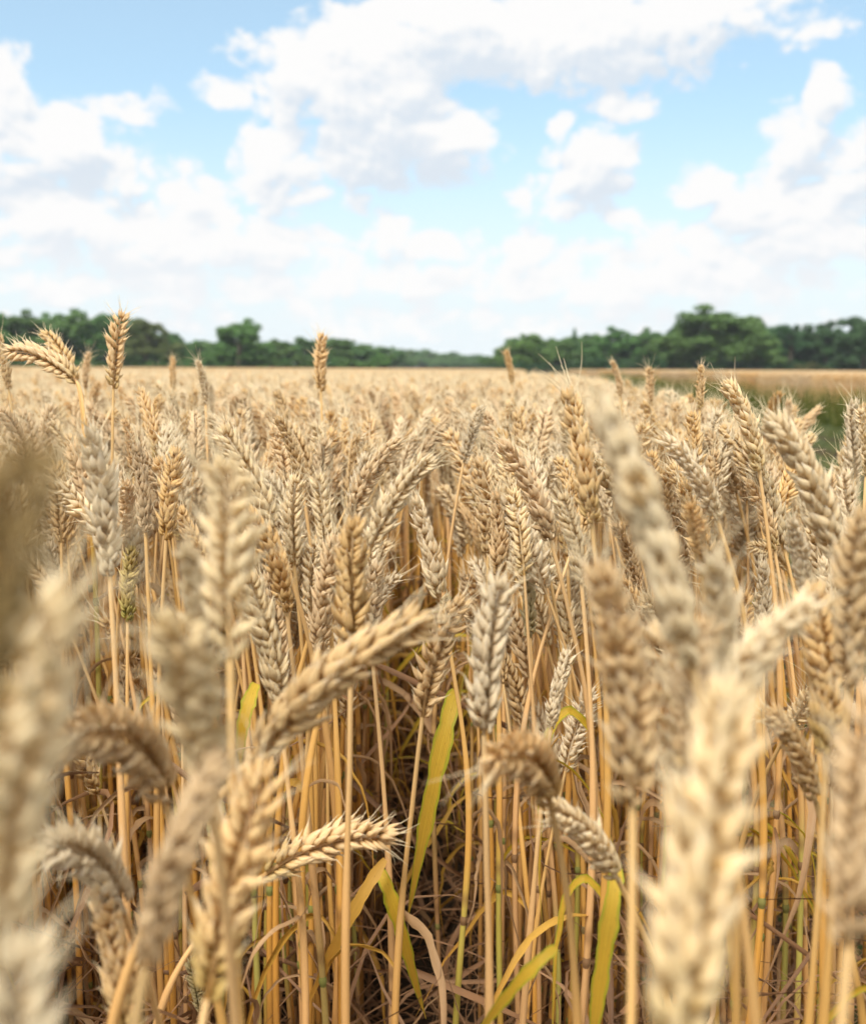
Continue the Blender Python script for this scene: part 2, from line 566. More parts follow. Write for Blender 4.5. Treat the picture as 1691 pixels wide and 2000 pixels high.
# ------------------------------------------------------------------ ground
gg = Geo()
xs = np.concatenate([[-1500, -600, -60], np.linspace(-6, 6, 61), [60, 600, 1500]])
ys = np.concatenate([[-1500, -60], np.linspace(-3, 9, 61), [60, 600, 1500]])
X, Y = np.meshgrid(xs, ys, indexing='ij')
nearm = (np.abs(X) < 6.1) & (Y > -3.1) & (Y < 9.1)
Z = np.where(nearm, rng.normal(0, 0.008, X.shape), 0.0)
i, j = np.meshgrid(np.arange(len(xs) - 1), np.arange(len(ys) - 1), indexing='ij')
k = len(ys)
gg.add(np.stack([X, Y, Z], -1).reshape(-1, 3), np.stack([i * k + j, (i + 1) * k + j, (i + 1) * k + j + 1, i * k + j + 1], -1).reshape(-1, 4),
       np.zeros((X.size, 2)))
tag(gg.build('ground', [M_SOIL]), kind='structure', label='dark bare soil under the wheat crop')

trk = Geo()
yy = np.linspace(-6, 230, 60)
vv = np.concatenate([[(0.39 + 0.07 * q, q, 0.004), (5.0 + 0.095 * q, q, 0.004)] for q in yy])
ii = np.arange(59) * 2
trk.add(vv, np.stack([ii, ii + 1, ii + 3, ii + 2], 1), np.zeros((120, 2)))
m, n = new_mat('grass_track')
co = n.node('ShaderNodeTexCoord').outputs['Object']
finish(n, n.ramp(n.noise(co, 3.0, 8, 0.7), [(0.3, (0.028, 0.038, 0.012)), (0.55, (0.05, 0.062, 0.02)), (0.8, (0.09, 0.085, 0.035))]), 0.9, 0.1, 0.0, n.noise(co, 30.0, 6, 0.7), 0.02, 0.8)
tag(trk.build('grass_track', [m]), kind='structure', label='green grass track between the two wheat crops')

# ------------------------------------------------------------------ wheat ear


def lemma_template(sides, rings):
    prof = np.interp(np.linspace(0, 1, rings), [0, 0.12, 0.32, 0.52, 0.72, 0.88, 1.0], [0.45, 0.88, 1.0, 0.84, 0.47, 0.17, 0.015])
    v = np.linspace(0, 1, rings)
    th = np.linspace(0, 2 * math.pi, sides, endpoint=False)
    x = prof[:, None] * np.cos(th)[None]
    y = prof[:, None] * np.sin(th)[None]
    y = np.where(y > 0, y * (1.0 - 0.15 * np.abs(np.cos(th))[None]), y * 0.6)     # keeled outer face, flat inner face
    bow = np.stack([np.sin(v * math.pi) * 0.28 - 0.20 * v ** 2.5, v ** 2.2], -1)
    P = np.stack([x, y, np.broadcast_to(v[:, None], x.shape)], -1)
    i, j = np.meshgrid(np.arange(rings - 1), np.arange(sides), indexing='ij')
    jn = (j + 1) % sides
    f = np.stack([i * sides + j, i * sides + jn, (i + 1) * sides + jn, (i + 1) * sides + j], -1).reshape(-1, 4)
    uv = np.stack([np.broadcast_to((0.5 + 0.5 * np.cos(th))[None], x.shape), np.broadcast_to(v[:, None], x.shape)], -1).reshape(-1, 2)
    return P, bow, f, uv


def rot_axis(axis, a):
    return np.array(Matrix.Rotation(a, 3, Vector(axis)))


def make_ear(seed, bend=0.3, face=0.0, n_spk=20, L=0.088, open_=1.0, awn=1.0, sides=7, rings=7, florets=5, droop_tip=0.0):
    """ear from the origin up +Z, bending towards +X by `bend` radians; `face` turns the two rows of spikelets.
    returns (ear Geo, awns Geo, chord vector)"""
    r = np.random.default_rng(seed)
    tpl = lemma_template(sides, rings)
    K = 40
    s = np.linspace(0, 1, K)
    ang = bend * s ** 1.2
    step = L / (K - 1)
    p = np.zeros((K, 3))
    p[1:, 0] = np.cumsum(np.sin(ang[:-1]) * step)
    p[1:, 2] = np.cumsum(np.cos(ang[:-1]) * step)
    wob, ph = r.uniform(0.15, 0.7), r.random() * 6.283
    g, aw = Geo(), Geo()
    tube(g, p, np.linspace(0.0014, 0.0008, K), 5, 0, 0.3)

    def frame(t):
        q = min(t, 1.0) * (K - 1)
        i = min(int(q), K - 2)
        pos = p[i] + (p[i + 1] - p[i]) * (q - i)
        a = bend * t ** 1.2
        face_ = face + wob * math.sin(2.2 * t + ph)
        T = np.array([math.sin(a), 0, math.cos(a)])
        S0 = np.array([math.cos(a), 0, -math.sin(a)])
        Y0 = np.array([0, 1.0, 0])
        S = S0 * math.cos(face_) + Y0 * math.sin(face_)
        B = -S0 * math.sin(face_) + Y0 * math.cos(face_)
        return pos, T, S, B

    def lemma(t, side, off_s, off_b, up, tilt_s, tilt_b, ln, wd, awn_len):
        if t < 0.9 and r.random() < 0.035:
            return                                           # a husk that has fallen
        pos, T, S, B = frame(t)
        d = T * math.cos(tilt_s) * math.cos(tilt_b) + S * side * math.sin(tilt_s) + B * math.sin(tilt_b)
        d /= np.linalg.norm(d)
        outw = S * side * (0.9 if off_b == 0 else 0.75) + B * np.sign(off_b) * (0.0 if off_b == 0 else 0.9)
        outw = outw - d * outw.dot(d)
        outw /= np.linalg.norm(outw)
        side_v = np.cross(outw, d)
        base = pos + S * side * off_s + B * off_b + T * up
        P, bow, f, uv = tpl
        jit = 1 + r.normal(0, 0.10)
        ln *= 1 + r.normal(0, 0.10)
        v = base + (P[..., 0:1] * wd * jit) * side_v + (P[..., 1:2] * wd * 0.95 + ((bow[:, 0] + bow[:, 1] * r.normal(0.10, 0.42)) * wd * 1.1)[:, None, None]) * outw + P[..., 2:3] * ln * d
        g.add(v.reshape(-1, 3), f, uv, 0, t)
        if awn_len > 0.0006:
            tip = v[-1].mean(0)
            dd = d + S * side * r.normal(0.05, 0.22) + B * r.normal(0, 0.22)
            dd /= np.linalg.norm(dd)
            c = r.normal(0, 0.35, 3)
            q = tip - d * 0.0012 + np.linspace(0, 1, 6)[:, None] * dd * awn_len + (np.linspace(0, 1, 6) ** 2)[:, None] * c * awn_len * 0.35
            tube(aw, q, np.linspace(0.00032, 0.00008, 6), 4)

    for k in range(n_spk):
        t = 0.02 + 0.93 * k / (n_spk - 1)
        side = 1 if k % 2 == 0 else -1
        size = min(1.0, 0.62 + 0.10 * k) * (1.0 - 0.28 * max(0, t - 0.6) / 0.4) * (1 + r.normal(0, 0.06))
        o = 1.08 * open_ * (1 + r.normal(0, 0.12))
        ln = 0.0158 * size
        wd = 0.0031 * size
        up_aw = (0.0040 + 0.0055 * t + (0.012 * r.random() ** 2 if t > 0.72 else 0)) * awn * (0.6 + 0.8 * r.random())
        long = awn * (0.012 + 0.02 * r.random()) if (t > 0.85 and r.random() < 0.4) else 0.0
        for q in (-1, 1):
            if florets >= 5:
                lemma(t, side, 0.0020, q * 0.0027 * size, -0.0012, R(15 + 8 * r.normal()) * o, q * R(20 + 8 * r.normal()) * o, ln * 0.82, wd * 0.86, 0.005 * awn * r.random())
            lemma(t, side, 0.0024, q * 0.0017 * size, 0.0014, R(27 + 8 * r.normal()) * o, q * R(10 + 7 * r.normal()) * o, ln, wd, max(up_aw, long))
        lemma(t, side, 0.0030, 0.0, 0.0030, R(34 + 9 * r.normal()) * o, R(8 * r.normal()), ln * 0.9, wd * 0.95, up_aw * 0.8)
    for k in range(5):                                       # terminal spikelet
        a = k * 1.257 + r.random()
        lemma(0.985, 1 if math.cos(a) > 0 else -1, 0.0012 * abs(math.cos(a)), 0.0012 * math.sin(a) + 1e-5, 0.0, R(14) * abs(math.cos(a)) * open_,
              R(14) * math.sin(a) * open_, 0.0102, 0.0017, awn * (0.005 + 0.02 * r.random() ** 1.6))
    return g, aw, p[-1] - p[0]


EARS = []            # (ear mesh, awn mesh, chord, ear Geo, awn Geo, bend)
for q, (bend, face, opn, awn, ns) in enumerate([
        (0.12, 0.0, 1.0, 1.0, 20), (0.12, 1.57, 1.0, 1.1, 21), (0.2, 0.8, 1.15, 1.0, 19), (0.28, 0.2, 0.9, 0.9, 22),
        (0.3, 1.4, 1.25, 1.4, 20), (0.4, 0.6, 1.05, 1.1, 19), (0.5, 0.0, 1.0, 0.8, 21), (0.55, 1.57, 1.1, 1.2, 20),
        (0.8, 0.4, 1.1, 0.9, 20), (0.9, 1.3, 1.2, 1.1, 19), (1.2, 0.2, 1.25, 1.0, 20), (1.3, 1.2, 1.3, 1.2, 20), (0.15, 1.1, 0.55, 0.5, 19),
        (0.18, 0.3, 1.35, 1.6, 17), (0.35, 1.0, 0.8, 0.6, 23), (0.25, 1.9, 1.2, 2.2, 18), (0.45, 2.5, 0.95, 1.0, 22)]):
    eg, ag, chord = make_ear(100 + q, bend, face, ns, 0.088, opn, awn, 8, 8)
    EARS.append((eg.mesh('ear', [M_EAR]), ag.mesh('awns', [M_AWN]), chord, eg, ag, bend))

# ------------------------------------------------------------------ leaves


def ribbon(g, path, width, fold=0.25, twist=0.0, mi=0, segs_v=(0, 1), normal=None):
    """leaf blade: three vertices across, tapered to its tip"""
    p = np.asarray(path, float)
    k = len(p)
    t, a, b = frames(p)
    if normal is not None:
        nn = np.asarray(normal, float)
        b = nn - t * (t @ nn)[:, None]
        b /= np.linalg.norm(b, axis=1)[:, None] + 1e-9
        a = np.cross(b, t)
    s = np.linspace(0, 1, k)
    wd = width * 0.5 * np.minimum(np.interp(s, [0, 0.06, 0.3, 0.7, 1.0], [0.45, 0.8, 1.0, 0.75, 0.04]), 1)
    wd = wd * (1 + 0.10 * np.sin(s * 23 + p[0, 0] * 900) + 0.08 * np.sin(s * 51 + p[0, 1] * 700))
    ang = twist * s
    A = a * np.cos(ang)[:, None] + b * np.sin(ang)[:, None]
    B = -a * np.sin(ang)[:, None] + b * np.cos(ang)[:, None]
    v = np.stack([p - A * wd[:, None] + B * (wd * fold)[:, None], p, p + A * wd[:, None] + B * (wd * fold)[:, None]], 1).reshape(-1, 3)
    i, j = np.meshgrid(np.arange(k - 1), np.arange(2), indexing='ij')
    f = np.stack([i * 3 + j, i * 3 + j + 1, (i + 1) * 3 + j + 1, (i + 1) * 3 + j], -1).reshape(-1, 4)
    uv = np.stack([np.broadcast_to(np.array([0, .5, 1.0])[None], (k, 3)), np.broadcast_to(np.linspace(*segs_v, k)[:, None], (k, 3))], -1).reshape(-1, 2)
    g.add(v, f, uv, mi, 0.5)


LEAVES = []
for q in range(12):
    r = np.random.default_rng(500 + q)
    ln = 0.14 + 0.12 * r.random()
    rise = 0.15 + 0.45 * r.random()
    out = 0.035 + 0.10 * r.random()
    p = bezier((0.0015, 0, 0), (out * 0.5, 0.006 * r.normal(), ln * rise * 0.35), (out, 0.02 * r.normal(), ln * 0.05), (out * (0.6 + r.random()), 0.04 * r.normal(), -ln * (0.4 + 0.5 * r.random())), 16)
    p[1:] += np.cumsum(r.normal(0, 0.0012, (15, 3)), 0)
    lg = Geo()
    ribbon(lg, p, 0.004 + 0.004 * r.random(), 0.3 + 0.7 * r.random(), r.normal(0, 1.6))
    LEAVES.append((lg.mesh('leaf', [M_DRY]), lg))

# ------------------------------------------------------------------ stalk builder


def ear_matrix(variant, base, tip, sag=None, spin=0.0, length=None):
    """place an ear variant so that its chord runs base -> tip and it nods downwards"""
    chord = Vector(EARS[variant][2])
    d = Vector(tip) - Vector(base)
    s = (length or d.length) / chord.length
    d.normalize()
    c = chord.normalized()
    ylocal = Vector((0, 1, 0))
    xl = ylocal.cross(c)                                    # towards the inside of the bend
    if sag is None:
        sag = Vector((0, 0, -1))
    g = (sag - d * sag.dot(d))
    if g.length < 0.05:
        g = Vector((1, 0, 0)) - d * d.x
    g.normalize()
    if spin:
        g = Matrix.Rotation(spin, 3, d) @ g
    y = d.cross(g)
    A = Matrix((xl, ylocal, c)).transposed()
    Bm = Matrix((g, y, d)).transposed()
    Rm = Bm @ A.transposed()
    return Matrix.Translation(base) @ Rm.to_4x4() @ Matrix.Scale(s, 4), Rm @ Vector((0, 0, 1))


def stem_geo(path, thick=1.0, sides=8):
    k = len(path)
    s = np.linspace(0, 1, k)
    rad = np.interp(s, [0, 0.28, 0.30, 0.52, 0.58, 0.61, 0.80, 0.84, 1.0],
                    [0.0024, 0.0024, 0.0028, 0.0026, 0.0022, 0.0027, 0.0025, 0.00175, 0.0014]) * thick
    g = Geo()
    tube(g, path, rad, sides)
    return g


NODE = Geo()
tube(NODE, [(0, 0, z) for z in np.linspace(-0.004, 0.004, 7)], np.array([0.0023, 0.0026, 0.0029, 0.0031, 0.0030, 0.0027, 0.0024]), 8)
NODE_ME = NODE.mesh('node', [M_NODE])


def put(o, M, mat=None):
    o.matrix_local = M
    if mat is not None:
        o.material_slots[0].link = 'OBJECT'
        o.material_slots[0].material = mat


def stalk(base, tip, variant, label, group='wheat stalks in the foreground', mat=M_EAR, foot=None, spin=0.0, thick=1.0, leaves=(), nleaf=1, seed=0, length=None,
          neck=None, awns=True, name='wheat_stalk'):
    """one wheat stalk: Empty at its foot > stem (> node, node), ear (> awns), leaf..."""
    r = np.random.default_rng(seed + 9000)
    base, tip = Vector(base), Vector(tip)
    M, tan = ear_matrix(variant, base, tip, None, spin, length)
    up = max(0.0, tan.z)
    if foot is None:
        foot = Vector((base.x - tan.x * 0.10 + r.normal() * 0.012, base.y - tan.y * 0.10 + r.normal() * 0.012, 0.0))
    else:
        foot = Vector((foot[0], foot[1], 0.0))
    root = empty(name, foot)
    tag(root, label, 'wheat', group)
    k = neck or (0.06 + 0.22 * up)
    p0 = np.zeros(3)
    p3 = np.array(base - foot)
    h = p3[2]
    p1 = np.array([p3[0] * 0.1 + r.normal() * 0.006, p3[1] * 0.1 + r.normal() * 0.006, h * 0.45])
    p2 = p3 - np.array(tan) * k
    path = bezier(p0, p1, p2, p3, 34)
    path[3:-4, :2] += (np.sin(np.linspace(0, 9, 27))[:, None] * r.normal(0, 0.0012, 2))
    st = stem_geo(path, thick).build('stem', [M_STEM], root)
    tg = frames(path)[0]
    for f_ in (0.285, 0.595):
        i = int(f_ * 33)
        nd = link('node', NODE_ME, st)
        nd.matrix_local = Matrix.Translation(path[i]) @ Vector(tg[i]).to_track_quat('Z', 'Y').to_matrix().to_4x4() @ Matrix.Scale(thick, 4)
    e = link('ear', EARS[variant][0], root)
    put(e, Matrix.Translation(-foot) @ M, mat)
    if awns:
        link('awns', EARS[variant][1], e)
    for q in range(nleaf):
        lf = link('leaf', LEAVES[int(r.integers(12))][0], root)
        i = int((0.56 + 0.24 * r.random()) * 33) if q == 0 else int((0.2 + 0.3 * r.random()) * 33)
        put(lf, Matrix.Translation(path[i]) @ Matrix.Rotation(r.random() * 6.283, 4, 'Z') @ Matrix.Scale((0.65 + 0.45 * r.random()) if q == 0 else (0.45 + 0.35 * r.random()), 4),
            M_YELLOW if r.random() < 0.08 else (M_ORANGE if r.random() < 0.35 else M_DRY))
    for (pts, width, lm, nrm) in leaves:
        lg = Geo()
        pts = [np.array(Vector(q) - foot) for q in pts]
        ribbon(lg, bezier(*pts, 26), width, 0.22, 0.0, normal=nrm)
        lg.build('leaf', [lm], root)
    return root


# ------------------------------------------------------------------ the stalks one can point to
# tip x,y  base x,y (photograph pixels), tip distance, base distance, ear variant, tone, label
G1, P1, T1, GR, PW = M_EAR, M_PALE, M_TAN, M_GREEN, M_WHITE
HERO = [
    (50, 905, -80, 1470, .120, .132, 2, M_OLIVE, 'hugely blurred dark wheat ear poking in at the left edge'),
    (110, 1185, -20, 1900, .225, .235, 4, PW, 'big blurred whitish ear along the lower left edge'),
    (30, 1880, 70, 2500, .21, .22, 2, PW, 'blurred pale ear tip rising from the bottom left corner'),
    (130, 1440, 320, 1560, .40, .47, 10, T1, 'dark curled ear lying sideways behind the big whitish ear at left'),
    (345, 1225, 410, 1540, .285, .33, 4, PW, 'blurred pale ear with fat open grains, left of the long slanting ear'),
    (425, 1490, 285, 1890, .31, .30, 5, T1, 'blurred tan ear directly under the fat open-grained pale ear'),
    (100, 1655, 240, 1775, .46, .52, 8, P1, 'small pale ear lying sideways low at the left edge'),
    (195, 1730, 255, 2020, .50, .52, 1, G1, 'blurred gold ear at bottom left under the sideways pale ear'),
    (512, 1515, 405, 1950, .40, .40, 0, G1, 'tall slim blurred ear leaning right in the lower left'),
    (440, 915, 450, 1290, .385, .40, 15, PW, 'large feathery whitish ear standing upright left of centre'),
    (365, 1075, 400, 1320, .40, .42, 13, PW, 'shorter feathery whitish ear beside the large feathery one'),
    (485, 1135, 545, 1375, .72, .74, 3, P1, 'pale ear leaning left just above the long slanting ear'),
    (487, 1005, 560, 1195, .76, .78, 7, T1, 'browner ear leaning left beside the large feathery whitish ear'),
    (822, 1215, 495, 1475, .50, .48, 6, G1, 'long ear slanting up to the right at the centre left'),
    (690, 1030, 685, 1290, .62, .64, 1, T1, 'thick tan ear standing upright above the long slanting ear'),
    (655, 1060, 620, 1270, .78, .80, 0, T1, 'tan ear half hidden behind the thick upright ear'),
    (735, 1110, 728, 1300, .85, .86, 4, G1, 'golden ear right behind the thick upright tan ear'),
    (812, 980, 862, 1178, .86, .88, 1, P1, 'crisp pale ear leaning left over the dark gap between rows'),
    (893, 1180, 825, 1400, .74, .76, 5, T1, 'tan ear leaning right over the dark gap, on a long slanting stem'),
    (975, 1145, 945, 1435, .58, .59, 3, P1, 'blurred pale ear standing right of the dark gap'),
    (1185, 815, 1350, 1300, .335, .36, 12, PW, 'tallest blurred ear, big smooth grains in a row, leaning left at right of centre'),
    (1175, 1130, 1235, 1570, .37, .38, 4, G1, 'broad blurred golden-brown ear with an orange foot, right of centre'),
    (965, 1488, 1075, 1572, .44, .50, 10, T1, 'bristly ear bent over towards the viewer on an orange stem'),
    (1425, 1370, 1315, 2060, .25, .24, 0, P1, 'giant blurred pale ear standing at the bottom right'),
    (1575, 1185, 1400, 1480, .36, .37, 9, PW, 'feathery white ear leaning far right above the giant pale ear'),
    (1290, 1235, 1325, 1580, .43, .44, 13, P1, 'blurred pale ear squeezed between the broad golden-brown ear and the giant pale ear'),
    (1375, 1225, 1345, 1540, .38, .385, 15, G1, 'blurred golden ear just above the top of the giant pale ear'),
    (1395, 1100, 1425, 1430, .38, .40, 13, PW, 'blurred pale ear standing upright behind the feathery white ear'),
    (1585, 1160, 1612, 1475, .52, .53, 3, G1, 'golden ear upright between the feathery white ear and the right edge'),
    (1505, 1395, 1592, 1565, .58, .60, 6, G1, 'golden ear bent left, low beside the giant pale ear'),
    (1685, 1015, 1655, 1340, .43, .45, 2, G1, 'blurred golden ear half cut off by the right edge, upper one'),
    (1700, 1370, 1655, 1850, .29, .28, 4, T1, 'very blurred brown ear half cut off by the right edge, lower one'),
    (1108, 1280, 1075, 1425, .80, .80, 3, P1, 'small pale ear between the bristly bent ear and the broad golden-brown ear'),
    (1078, 1585, 1205, 1715, .56, .60, 6, P1, 'pale ear hanging left beneath the broad golden-brown ear'),
    (757, 1635, 512, 1712, .74, .73, 8, G1, 'golden ear lying almost level low in the centre left'),
    (1035, 1105, 1035, 1245, .98, .99, 1, GR, 'small greenish ear standing right of the dark gap'),
    (372, 1880, 392, 1975, .92, .93, 0, GR, 'little green unripe ear low among the stems at bottom left'),
    (170, 1630, 110, 1662, 1.02, 1.02, 8, GR, 'green unripe ear lying sideways among the stems at left'),
    (258, 1075, 250, 1215, .96, .97, 0, GR, 'small upright green-footed ear left of the feathery whitish ears'),
    (772, 865, 682, 1012, .84, .85, 5, G1, 'golden ear leaning right in the middle of the crop'),
    (835, 900, 722, 1075, .74, .75, 6, P1, 'bright pale smooth-grained ear leaning right beside the dark gap'),
    (622, 935, 640, 1100, .80, .81, 0, P1, 'pale two-rowed ear standing upright left of the bright leaning ear'),
    (578, 940, 575, 1105, .86, .87, 3, P1, 'neat pale ear upright with plump grains, left of the two-rowed one'),
    (438, 845, 535, 1030, .80, .82, 3, P1, 'long pale ear leaning left above the large feathery ear'),
    (545, 820, 590, 950, 1.02, 1.04, 5, G1, 'ear leaning left behind the neat plump-grained ear'),
    (178, 850, 215, 1125, .66, .68, 2, P1, 'long pale ear upright at left with smooth grains at its foot'),
    (245, 825, 262, 930, 1.05, 1.06, 4, T1, 'stubby tan ear behind the long pale ear at left'),
    (270, 880, 285, 1040, .88, .89, 1, T1, 'tan ear upright right of the long pale ear at left'),
    (345, 885, 325, 1055, .86, .87, 0, T1, 'tan ear leaning slightly right, third from the long pale ear'),
    (1305, 865, 1400, 1015, .74, .76, 7, P1, 'bristly pale ear leaning left behind the tallest blurred ear'),
    (1508, 825, 1632, 1090, .62, .64, 6, P1, 'large pale nodding ear leaning left at the right side'),
    (985, 870, 1075, 1055, .82, .84, 5, T1, 'tan ear leaning left, just right of the top of the dark gap'),
    (940, 800, 905, 905, 1.15, 1.16, 4, P1, 'bushy pale ear upright right above the dark gap'),
    (1113, 775, 1155, 1022, .72, .73, 1, G1, 'long slim golden ear standing left of the tallest blurred ear'),
    (1098, 975, 1135, 1140, .78, .79, 3, P1, 'pale ear leaning left at the foot of the long slim golden ear'),
    (1420, 752, 1482, 920, .90, .92, 6, P1, 'pale ear nodding left beside the tall thin ear'),
    (1465, 945, 1512, 1075, .94, .95, 5, G1, 'golden ear leaning left under the large nodding ear'),
    (1468, 1068, 1535, 1112, 1.05, 1.07, 8, P1, 'small ear lying level under the large nodding ear'),
    (1545, 1020, 1575, 1175, .62, .64, 2, P1, 'pale blurred ear upright under the foot of the large nodding ear'),
    (1350, 990, 1370, 1110, .60, .62, 4, T1, 'blurred tan ear right against the side of the tallest blurred ear'),
    (1368, 718, 1366, 800, 1.20, 1.21, 0, G1, 'tall thin ear with long awns standing clear of the crop at right'),
    (237, 618, 222, 760, 1.10, 1.11, 2, G1, 'tallest straight ear rising against the trees at left'),
    (22, 688, 150, 745, 1.10, 1.08, 8, G1, 'ear bowed over to the left against the trees'),
    (92, 652, 150, 748, 1.22, 1.20, 5, G1, 'ear leaning left just above the bowed one'),
    (629, 658, 627, 765, 1.45, 1.46, 0, T1, 'lone slim ear rising against the trees near the centre'),
    (988, 688, 1000, 750, 1.90, 1.91, 3, T1, 'lone orange-brown ear before the far wood right of centre'),
    (388, 708, 402, 790, 1.35, 1.36, 4, P1, 'pale ear with long crossing awns in front of the round tree'),
    (-4, 655, 18, 760, 1.25, 1.26, 1, G1, 'tall ear cut by the left edge against the trees'),
    (1196, 708, 1212, 775, 1.65, 1.66, 5, G1, 'short ear leaning left over the crop edge, right of centre'),
    (1268, 722, 1268, 800, 1.55, 1.56, 4, G1, 'short ear with spreading awns by the crop edge left of the tall thin one'),
    (172, 692, 168, 760, 1.70, 1.70, 4, T1, 'short bristly ear just right of the leaning pair'),
    (338, 700, 338, 760, 2.0, 2.0, 0, T1, 'small slim ear tip in front of the trees left of the round tree'),
    (1683, 806, 1690, 930, .95, .96, 4, P1, 'pale ear cut by the right edge beside the grass track'),
]
leaf_extra = {
    18: [([at(888, 1348, .93), at(868, 1420, .90), at(830, 1600, .90), at(796, 1795, .93)], 0.0165, M_YELLOW, (0.25, -1, 0.1))],
    34: [([at(742, 1700, .86), at(775, 1760, .84), at(790, 1850, .86), at(832, 1990, .9)], 0.013, M_YELLOW, (-0.3, -1, 0.2)),
         ([at(752, 1678, .84), at(700, 1750, .82), at(650, 1850, .82), at(590, 1985, .84)], 0.010, M_ORANGE, (0.2, -1, 0.1))],
    33: [([at(1205, 1690, .66), at(1190, 1800, .64), at(1160, 1950, .64), at(1150, 2120, .66)], 0.0115, M_YELLOW, (0.1, -1, 0.1))],
    22: [([at(1085, 1850, .56), at(1030, 1890, .55), at(970, 1960, .56), at(900, 2070, .60)], 0.007, M_YELLOW, (0.2, -1, 0.4))],
    11: [([at(500, 1335, .92), at(480, 1380, .90), at(468, 1430, .90), at(470, 1500, .92)], 0.012, M_YELLOW, (0.1, -1, 0.1))],
}
feet = {18: at(740, 1820, .76), 22: at(1110, 2000, .50), 20: at(1420, 1900, .42), 27: at(1440, 1900, .42), 60: at(1372, 905, 1.21), 13: at(400, 2300, .62), 34: at(440, 2200, .78), 62: at(172, 960, 1.08), 63: at(165, 960, 1.2)}
necks = {62: 0.035, 63: 0.05}
occupied = []
for q, (tx, ty, bx, by, td, bd, var, mat, lab) in enumerate(HERO):
    B_, T_ = at(bx, by, bd), at(tx, ty, td)
    ln = (T_ - B_).length
    o = stalk(B_, T_, var, lab, mat=mat, seed=q, foot=feet.get(q), spin=0.0, leaves=leaf_extra.get(q, ()), nleaf=0 if bd < 0.7 else 1 + (q % 2),
              thick=1.05, neck=necks.get(q))
    occupied.append((o.location.x, o.location.y))

# ------------------------------------------------------------------ random placement of the crop
ROW = 0.125
GAP_SLOPE, GAP_X0 = 0.07, 0.40        # edge of this crop: x = GAP_X0 + GAP_SLOPE * y
FAR_SLOPE, FAR_X0 = 0.095, 5.0         # edge of the next crop beyond the grass track


def in_view(x, y, z=0.74, m=0.0):
    v = cam_rot.transposed() @ (Vector((x, y, z)) - CAM)
    if v.z > -0.05:
        return None
    return 845.5 + v.x / -v.z * FPX, 1000 - v.y / -v.z * FPX


def crop_ok(x, y):
    e = GAP_X0 + GAP_SLOPE * y
    if x > e:
        return False
    if abs(x + 0.012) < (0.062 if y < 1.75 else 0.03) and y < 2.1:
        return False
    return True


pts = []
for r_ in range(-90, 91):
    x0 = r_ * ROW
    for y in np.arange(0.25, 11.0, 0.0083):
        pts.append((x0 + rng.normal(0, 0.027), y + rng.normal(0, 0.02)))
pts = np.array(pts)
near, far = [], []
occ = np.array(occupied)
for (x, y) in pts:
    if abs(x) > 0.40 * y + 0.75 or not crop_ok(x, y):
        continue
    if y < 0.92:                              # right in front of the lens the stalks are the listed ones
        vis = abs(x) < 0.42 * y + 0.09
        if vis or y < 0.3:
            continue
    if y < 1.6 and np.min((occ[:, 0] - x) ** 2 + (occ[:, 1] - y) ** 2) < 0.022 ** 2:
        continue
    if y < 1.6 and abs(x) < 0.40 * y + 0.03:
        near.append((x, y))
    else:
        far.append((x, y))
near.sort(key=lambda q: q[1])
N_IND = 300 - len(HERO) - 1
far += near[N_IND:]
near = near[:N_IND]

for q, (x, y) in enumerate(near):
    r = np.random.default_rng(3000 + q)
    var = int(r.choice([0, 1, 2, 3, 4, 5, 6, 7, 8, 13, 14, 15, 16], p=[.11, .11, .1, .1, .09, .09, .08, .05, .03, .07, .06, .05, .06]))
    lean = abs(r.normal(0, 9)) + (20 if var >= 6 else 4)
    az_ = r.random() * 2 * math.pi
    if r.random() < 0.45:
        az_ = math.pi + r.normal(0, 0.7)              # prevailing lean, to the left
    d = Vector((math.cos(az_) * math.sin(R(lean)), math.sin(az_) * math.sin(R(lean)), math.cos(R(lean))))
    L_ = r.uniform(0.066, 0.092)
    top = (0.79 if y < 1.05 else 0.81) - abs(r.normal(0, 0.06)) + r.normal(0, 0.012) - (r.uniform(0.05, 0.16) if r.random() < 0.34 else 0.0)
    B_ = Vector((x, y, top - L_ * d.z)) + Vector((d.x, d.y, 0)) * 0.12
    mat = [M_EAR, M_PALE, M_TAN, M_GREEN][int(r.choice(4, p=[.36, .44, .20, .0]))]
    side = 'left' if x < 0 else 'right'
    T_ = B_ + d * L_
    pp = in_view(*T_)
    hue = {M_EAR: 'golden', M_PALE: 'pale', M_TAN: 'tan', M_GREEN: 'greenish'}[mat]
    if lean > 18:
        lean_w = 'bent far left' if d.x < -0.12 else 'bent far right' if d.x > 0.12 else 'bent forward'
    elif d.x < -0.10:
        lean_w = 'leaning left'
    elif d.x > 0.10:
        lean_w = 'leaning right'
    else:
        lean_w = 'upright'
    lab = f'{hue} ear {lean_w} in the dense crop {side} of the dark gap'
    stalk(B_, T_, var, lab, group='wheat stalks standing in the dense crop', mat=mat, foot=(x, y), spin=r.normal(0, 0.6), nleaf=1 + (r.random() < 0.25), seed=4000 + q, thick=r.uniform(0.9, 1.15))

# ------------------------------------------------------------------ the rest of the crop: one object
lib = bpy.data.collections.new("crop_library")          # never linked to the scene: only a source for the crop's geometry nodes
NV = 22
CROP_MATS = [M_EAR, M_AWN, M_STEM, M_DRY, M_ORANGE, M_YELLOW, M_NODE, M_PALE, M_TAN]


